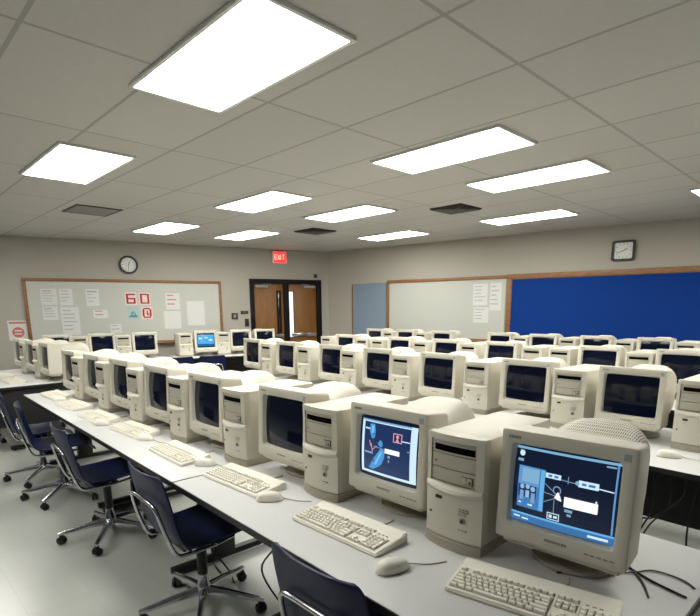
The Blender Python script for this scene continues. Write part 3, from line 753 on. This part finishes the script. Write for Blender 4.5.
# ------------------------------------------------------------------ chair (faces +y)
def make_chair():
    t = thing('swivel_chair', '', 'chair', (0, 0, 0), 0)
    prof = [(0.215, 0.415, 0.205), (0.205, 0.437, 0.215), (0.17, 0.452, 0.222), (0.09, 0.450, 0.226), (0.0, 0.442, 0.228), (-0.09, 0.440, 0.228), (-0.15, 0.448, 0.226), (-0.19, 0.475, 0.222),
            (-0.212, 0.52, 0.218), (-0.228, 0.58, 0.216), (-0.243, 0.65, 0.218), (-0.257, 0.72, 0.216), (-0.268, 0.772, 0.208), (-0.274, 0.798, 0.202), (-0.277, 0.812, 0.190), (-0.278, 0.818, 0.172)]
    P = smoothpath([(0, y, z) for y, z, w in prof], 3); Wd = smoothpath([(w, 0, 0) for y, z, w in prof], 3)
    n = 14; top = []; bot = []
    for i, p in enumerate(P):
        tg = (P[min(i + 1, len(P) - 1)] - P[max(i - 1, 0)]).normalized()
        nr = Vector((0, tg.z, -tg.y))                       # towards the sitter
        if nr.z < 0 and i < len(P) // 2: nr = -nr
        w = Wd[i].x; f = i / (len(P) - 1)
        curl = 0.026 if f < 0.45 else 0.024
        a, b = [], []
        for j in range(n + 1):
            s = -1 + 2 * j / n
            q = Vector((w * s, p.y, p.z)) + nr * (curl * abs(s) ** 2.6)
            a.append(q + nr * 0.004); b.append(q - nr * 0.004)
        top.append(a); bot.append(b)
    bm = B()
    tv = [[bm.verts.new(q) for q in r] for r in top]; bv = [[bm.verts.new(q) for q in r] for r in bot]
    m_ = len(P)
    for i in range(m_ - 1):
        for j in range(n):
            bm.faces.new((tv[i][j], tv[i][j + 1], tv[i + 1][j + 1], tv[i + 1][j])); bm.faces.new((bv[i][j + 1], bv[i][j], bv[i + 1][j], bv[i + 1][j + 1]))
        bm.faces.new((tv[i][0], tv[i + 1][0], bv[i + 1][0], bv[i][0])); bm.faces.new((tv[i + 1][n], tv[i][n], bv[i][n], bv[i + 1][n]))
    for j in range(n):
        bm.faces.new((tv[0][j + 1], tv[0][j], bv[0][j], bv[0][j + 1])); bm.faces.new((tv[-1][j], tv[-1][j + 1], bv[-1][j + 1], bv[-1][j]))
    obj('seat_shell', bm, M['blueshell'], t, ang=60)
    bm = B()
    loop = [(-0.13, 0.12, 0.418), (-0.16, 0.0, 0.416), (-0.165, -0.13, 0.416), (-0.166, -0.195, 0.432), (-0.164, -0.234, 0.53), (-0.158, -0.252, 0.60), (-0.145, -0.265, 0.655), (-0.11, -0.272, 0.68), (0, -0.274, 0.685)]
    loop = loop + [(-x, y, z) for x, y, z in reversed(loop[:-1])]
    tube(bm, smoothpath(loop, 4), 0.0095, 10)
    tube(bm, [(-0.168, 0.0, 0.416), (0.168, 0.0, 0.416)], 0.009, 8); tube(bm, [(-0.172, -0.12, 0.416), (0.172, -0.12, 0.416)], 0.009, 8)
    obj('support_frame', bm, M['chrome'], t)
    bm = B(); box(bm, -0.09, 0.09, -0.13, 0.05, 0.392, 0.412, 0.004); obj('seat_plate', bm, M['black'], t)
    bm = B(); lathe(bm, [(0.026, 0.20), (0.026, 0.36), (0.04, 0.37), (0.04, 0.392)], 20); obj('gas_column', bm, M['black'], t)
    bm = B(); lathe(bm, [(0.03, 0.075), (0.036, 0.085), (0.036, 0.135), (0.03, 0.145), (0.022, 0.21), (0.018, 0.212)], 20); obj('hub', bm, M['chrome'], t)
    for k_ in range(5):
        a = 2 * PI * k_ / 5 + 0.69; c, s = math.cos(a), math.sin(a)
        bm = B(); rings_ = []
        for r, w, z, h in ((0.03, 0.018, 0.110, 0.02), (0.14, 0.0155, 0.098, 0.017), (0.27, 0.0125, 0.080, 0.0125), (0.32, 0.011, 0.0745, 0.009)):
            cx, cy = c * r, s * r
            rings_.append([(cx - s * w * u, cy + c * w * u, z + h * v) for u, v in ((-1, -1), (1, -1), (1, 0.4), (0.55, 1), (-0.55, 1), (-1, 0.4))])
        loft(bm, rings_); lg = obj('star_leg', bm, M['chrome'], t)
        bm = B(); px, py = c * 0.305, s * 0.305
        ax = Vector((math.cos(a + 0.9), math.sin(a + 0.9), 0))
        for sg in (-1, 1):
            ctr = Vector((px, py, 0.0265)) + ax * 0.014 * sg
            side = Vector((-ax.y, ax.x, 0))
            loft(bm, [[ctr + ax * d + (side * math.cos(2 * PI * q / 18) + Vector((0, 0, 1)) * math.sin(2 * PI * q / 18)) * rad for q in range(18)] for d, rad in ((-0.009, 0.022), (-0.006, 0.026), (0.006, 0.026), (0.009, 0.022))])
        box(bm, px - 0.012, px + 0.012, py - 0.012, py + 0.012, 0.03, 0.068, 0.004)
        obj('caster', bm, M['rubber'], lg)
    return t

# ------------------------------------------------------------------ tables
def table(label, x0, x1, y0, y1, rz=0.0, loc=(0, 0, 0), feet=None, group=None, end=None, panel=True):
    t = thing('computer_table', label, 'table', loc, rz, group)
    bm = B(); box(bm, x0, x1, y0, y1, TAB - 0.028, TAB, 0.002); obj('tabletop', bm, M['tabletop'], t)
    bm = B(); e = 0.004
    for a in ((x0 - e, x1 + e, y0 - e, y0 - 0.0002), (x0 - e, x1 + e, y1 + 0.0002, y1 + e), (x0 - e, x0 - 0.0002, y0, y1), (x1 + 0.0002, x1 + e, y0, y1)):
        box(bm, *a, TAB - 0.0285, TAB - 0.002)
    obj('edge_band', bm, M['edge'], t)
    for fx in (feet or (x0 + 0.12, x1 - 0.12)):
        bm = B(); ym = (y0 + y1) / 2
        box(bm, fx - 0.03, fx + 0.03, ym - 0.1, ym + 0.04, 0.05, TAB - 0.05, 0.004)
        box(bm, fx - 0.025, fx + 0.025, y0 + 0.14, y1 - 0.12, 0.015, 0.055, 0.006)
        box(bm, fx - 0.022, fx + 0.022, y0 + 0.1, y1 - 0.1, TAB - 0.055, TAB - 0.0286, 0.002)
        for fy in (y0 + 0.18, y1 - 0.16): lathe(bm, [(0.016, 0.0), (0.016, 0.012), (0.008, 0.016)], 12, fx, fy)
        obj('leg', bm, M['blackmetal'], t)
    if panel:
        bm = B(); ym = (y0 + y1) / 2 + 0.1
        box(bm, x0 + 0.1, x1 - 0.1, ym, ym + 0.018, 0.24, TAB - 0.029, 0.002); obj('modesty_panel', bm, M['blackpanel'], t)
        bm = B(); box(bm, x0 + 0.15, x1 - 0.15, ym - 0.13, ym - 0.005, TAB - 0.16, TAB - 0.06, 0.004); obj('cable_tray', bm, M['blackpanel'], t)
    if end is not None:
        bm = B(); box(bm, x1 - 0.05, x1 - 0.03, y0 + 0.04, y1 - 0.04, 0.3, TAB - 0.0286, 0.002); obj('end_panel', bm, M['blackpanel'], t)
    return t
SL = math.radians(-1.9)
GT = 'grey topped computer tables'
table('long grey-topped table in front row, nearest the camera', -1.19, 0.77, -0.415, 0.59, SL, feet=(-0.85, 0.6), group=GT)
table('grey-topped middle table of the front row', -2.97, -1.203, -0.415, 0.59, SL, feet=(-2.92, -1.66), group=GT)
table('grey-topped far left end table of the front row', -4.66, -2.98, -0.415, 0.59, SL, feet=(-4.62, -3.05), group=GT)
table('grey-topped table beyond the aisle at the far left', -7.28, -5.36, -0.42, 0.60, 0, feet=(-7.1, -5.55), group=GT, end=1)
S2 = math.radians(-2.7)
for lab, a, b in (('grey-topped table in second row, cables hanging below its right end', -0.62, 1.25), ('grey-topped second-row table, middle one of three', -2.5, -0.63), ('grey-topped second-row table, farthest left', -4.4, -2.51)):
    table(lab, a, b, 1.48, 2.45, S2, group=GT)
for lab, a, b in (('grey-topped third-row table, nearest right', -1.0, 1.0), ('grey-topped third-row table, middle one of three', -2.97, -1.01), ('grey-topped third-row table, farthest left', -4.95, -2.98)):
    table(lab, a, b, 3.15, 4.1, 0, group=GT)
for lab, a, b in (('grey-topped rear-row table, right of centre below the blue board', -2.0, 0.2), ('grey-topped rear-row table below the whiteboard edge', -4.2, -2.01), ('grey-topped rear-row table, farthest left', -5.75, -4.21)):
    table(lab, a, b, 4.86, 5.8, 0, group=GT)
table('grey-topped table along the whiteboard wall, left half', -5.36, -3.62, -1.30, -0.42, AL, (CX, CY, 0), group=GT)
table('grey-topped table along the whiteboard wall, half nearer the doors', -3.61, -1.55, -1.30, -0.42, AL, (CX, CY, 0), group=GT)

# ------------------------------------------------------------------ computers, row by row
MON = make_monitor(); TOW = make_tower(); KEY = make_keyboard(); MOU = make_mouse(); CHR = make_chair()
used = {}
def put(proto, loc, rz, label, group):
    r, made = dup(proto, loc, rz, label, group)
    return r, made
def lm(x, y, z=TAB): return (x + MW / 2, y, z)

# front row (left edge X of each unit)
MX = [0.270, -0.413, -1.068, -1.805, -2.46, -3.12, -3.735, -4.37]
MLAB = ['large beige CRT monitor at the near right, desktop with photo window on screen', 'beige CRT monitor showing a blue diagram framed in white, front row'] + \
       ['beige CRT monitor with dark screen, %s from the near end of the front row' % ORD[i] for i in range(2, 8)]
for i, x in enumerate(MX):
    r, made = put(MON, (0.447, 0.035, TAB) if i == 0 else lm(x, 0.017), 0.045 if i == 0 else 0, MLAB[i], 'front row monitors')
    if i == 0:
        display(made['screen'], DESK)
        sl = made['rear_housing'].material_slots[0]; sl.link = 'OBJECT'; sl.material = M['vented']
    if i == 1: display(made['screen'], MAP)
TX = [0.003, -0.680, -1.368, -2.03, -2.69, -3.345, -3.965]
for i, x in enumerate(TX):
    put(TOW, (x, 0.0, TAB), 0, 'beige computer tower, %s from the near end of the front row' % ORD[i] if i else 'beige computer tower between the two large lit monitors', 'front row towers')
KX = [(0.452, -0.118, 0.195), (-0.239, -0.160, 0.011), (-0.966, -0.143, 0.031), (-1.615, -0.150, -0.03), (-2.36, -0.105, 0.042), (-2.968, -0.130, 0.006), (-3.637, -0.109, 0.05), (-4.331, -0.066, 0.037)]
for i, (x, y, a) in enumerate(KX):
    put(KEY, (x, y, TAB), a, 'beige keyboard, %s from the near end of the front row' % ORD[i] if i else 'beige keyboard in front of the large near right monitor', 'front row keyboards')
for i, (x, y, a) in enumerate([(0.07, -0.258, -0.35), (-0.69, -0.185, -0.75), (-1.335, -0.135, -0.95), (-2.085, -0.140, -1.15), (-2.73, -0.185, -0.95), (-4.06, -0.105, -0.6)]):
    put(MOU, (x, y, TAB), a, 'beige mouse, %s from the near end of the front row' % ORD[i] if i else 'large beige mouse in front of the nearest full tower', 'front row mice')

# far left table beyond the aisle
for i, x in enumerate((-5.77, -6.42, -7.09)):
    put(MON, lm(x, 0.15), 0, 'beige CRT monitor with dark screen, %s from the aisle on the far left table' % ORD[i], 'far left table monitors')
for i, x in enumerate((-6.02, -6.68)):
    put(TOW, (x, 0.15, TAB), 0, 'beige computer tower, %s from the aisle on the far left table' % ORD[i], 'far left table towers')
for i, (x, y) in enumerate(((-5.78, -0.13), (-6.45, -0.1))):
    put(KEY, (x, y, TAB), 0, 'beige keyboard, %s from the aisle on the far left table' % ORD[i], 'far left table keyboards')

# second row
def y2(x): return 1.94 - 0.047 * x
for i, x in enumerate((-0.162, -0.86, -1.645, -2.351, -3.034, -3.84, -4.58)):
    put(MON, lm(x, y2(x)), S2 * 0.9, 'beige CRT monitor with dark screen, %s from the right in the second row' % ORD[i], 'second row monitors')
for i, x in enumerate((0.285, -0.448, -1.174, -1.953, -2.651, -3.386, -4.13)):
    put(TOW, (x, y2(x), TAB), S2 * 0.9, 'beige computer tower, %s from the right in the second row' % ORD[i], 'second row towers')
put(MOU, (0.335, 1.70, TAB), -1.2, 'beige mouse on the second-row table at the right edge', 'second row mouse')

# third row
for i, x in enumerate((-0.287, -0.955, -1.978, -2.694, -3.409, -4.411)):
    put(MON, lm(x, 3.6), 0, 'beige CRT monitor with dark screen, %s from the right in the third row' % ORD[i], 'third row monitors')
for i, x in enumerate((-0.524, -1.239, -1.528, -2.289, -2.977, -3.696, -3.982, -4.72)):
    put(TOW, (x, 3.6, TAB), 0, 'beige computer tower, %s from the right in the third row' % ORD[i], 'third row towers')
# rear row
for i, x in enumerate((-0.95, -1.618, -2.311, -2.96, -3.982, -4.735, -5.44)):
    put(MON, lm(x, 5.3), 0, 'beige CRT monitor with dark screen, %s from the right in the rear row' % ORD[i], 'rear row monitors')
for i, x in enumerate((-0.552, -1.2, -1.889, -2.55, -4.30, -5.02)):
    put(TOW, (x, 5.3, TAB), 0, 'beige computer tower, %s from the right in the rear row' % ORD[i], 'rear row towers')
# along the whiteboard wall: (t of left edge)
def wall_at(t, off, z=TAB):
    return (CX + UL.x * t + 0.9644 * off, CY + UL.y * t - 0.2643 * off, z)
for i, t in enumerate((5.30, 4.69, 4.06, 3.07, 2.45, 2.0)):
    lab = 'beige CRT monitor with dark screen, %s from the left along the whiteboard wall' % ORD[i]
    if i == 3: lab = 'small distant CRT monitor with glowing light blue screen below the whiteboard'
    r, made = put(MON, wall_at(t - MW / 2, 1.0), AL, lab, 'whiteboard wall monitors')
    if i == 3: display(made['screen'], FARLIT)
for i, t in enumerate((4.915, 4.30, 3.33, 2.68)):
    put(TOW, wall_at(t, 1.0), AL, 'beige computer tower, %s from the left along the whiteboard wall' % ORD[i], 'whiteboard wall towers')

# chairs
for i, (x, y, a, lab) in enumerate([(-0.03, -0.245, 0.0, 'navy swivel chair nearest the camera at the bottom edge'),
                                    (-1.25, -0.235, -0.03, 'navy swivel chair second from the camera along the front row'),
                                    (-2.52, -0.26, -0.05, 'navy swivel chair third from the camera along the front row'),
                                    (-3.58, -0.26, -0.2, 'navy swivel chair fourth from the camera along the front row'),
                                    (-4.26, -0.25, -0.12, 'navy swivel chair at the far left end of the front row')]):
    put(CHR, (x, y, 0), a, lab, 'chairs along the front row')
for i, (t, off, lab) in enumerate([(3.50, 1.62, 'navy chair at the whiteboard-wall table, left of the glowing monitor'), (3.0, 1.62, 'navy chair in front of the glowing blue monitor')]):
    put(CHR, wall_at(t, off, 0), AL, lab, 'chairs at the whiteboard wall')
put(CHR, (-6.2, -0.5, 0), 0.2, 'navy chair at the far left table beyond the aisle', 'chairs at the far left table')

# prototypes are not part of the room
for p in (MON, TOW, KEY, MOU, CHR):
    for c in kids(p):
        for g in kids(c): bpy.data.objects.remove(g)
        bpy.data.objects.remove(c)
    bpy.data.objects.remove(p)

# ------------------------------------------------------------------ loose cables
def cable(label, pts, r=0.004, m='cable', group=None):
    bm = B(); tube(bm, smoothpath(pts, 6), r, 8); o = obj('cable', bm, M[m]); tag(o, label, 'cable', group)
z = TAB + 0.0036
cable('black cable running across the near table to its end', [(0.50, 0.30, z), (0.58, 0.27, z), (0.66, 0.23, z), (0.755, 0.20, z)], 0.0032)
cable('dark cable looping out beside the near monitor', [(0.44, 0.08, z), (0.52, 0.17, z), (0.60, 0.24, z), (0.645, 0.30, z), (0.72, 0.30, z), (0.76, 0.27, z)], 0.0024)
cable('grey cable curling beside the near monitor base', [(0.52, 0.34, z), (0.59, 0.27, z), (0.645, 0.20, z), (0.68, 0.13, z)], 0.0024, 'groove')
for i, (x, pts) in enumerate([(0.16, [(0, 0, .60), (-.01, -.03, .4), (0.02, -.03, .2), (0.0, .05, .012)]), (0.24, [(0, 0, .60), (.03, -.06, .42), (-.04, -.02, .22), (-.08, .02, .012)]),
                              (0.32, [(0, 0, .6), (.03, -.08, .46), (-.06, -.06, .3), (-.12, .0, .15), (-.16, .05, .012)]), (0.40, [(0, 0, .60), (.0, -.06, .5), (-.12, -.08, .36), (-.2, -.04, .3), (-.25, .02, .012)]), (0.46, [(0, 0, .6), (-.02, -.03, .3), (.0, .02, .012)])]):
    cable('black cable hanging under the second-row table at the right edge', [(x + a, 1.83 + b, c) for a, b, c in pts], 0.005, group='cables below the second-row table')
for i, x in enumerate((-0.95, -0.75, -0.62, -1.6, -1.75)):
    cable('black cable drooping to the floor under the front row tables', [(x, 0.03, 0.60), (x + 0.05, 0.0, 0.42), (x - 0.08, -0.02, 0.22), (x + 0.1 * (i % 2), 0.05, 0.012), (x + 0.25, 0.0, 0.008)], 0.005, group='cables below the front row')

# ------------------------------------------------------------------ light, camera
w = bpy.data.worlds.new('World'); SC.world = w; w.use_nodes = True
w.node_tree.nodes['Background'].inputs[0].default_value = (0.80, 0.90, 1.0, 1)
w.node_tree.nodes['Background'].inputs[1].default_value = 0.04
cam = bpy.data.cameras.new('camera'); co = bpy.data.objects.new('camera', cam); COL.objects.link(co)
cam.sensor_width = 36.0; cam.lens = 36.0 * 506.25 / 700.0
cam.shift_x = (350 - 352.5) / 700.0; cam.shift_y = (407.5 - 308.0) / 700.0
cam.clip_start = 0.05
yaw = math.atan2(0.71600, 0.69810)
rot = Matrix.Rotation(yaw, 4, 'Z') @ Matrix.Rotation(PI / 2 - 0.19460, 4, 'X') @ Matrix.Rotation(-0.00765, 4, 'Z')
co.matrix_world = Matrix.Translation((1.02495, -1.35873, 1.54416)) @ rot
SC.camera = co
vs = SC.view_settings
vs.view_transform = 'Standard'; vs.look = 'None'; vs.gamma = 1.0; vs.use_curve_mapping = False
vs.exposure = 0.66
SC.cycles.max_bounces = 6
SC.cycles.diffuse_bounces = 3
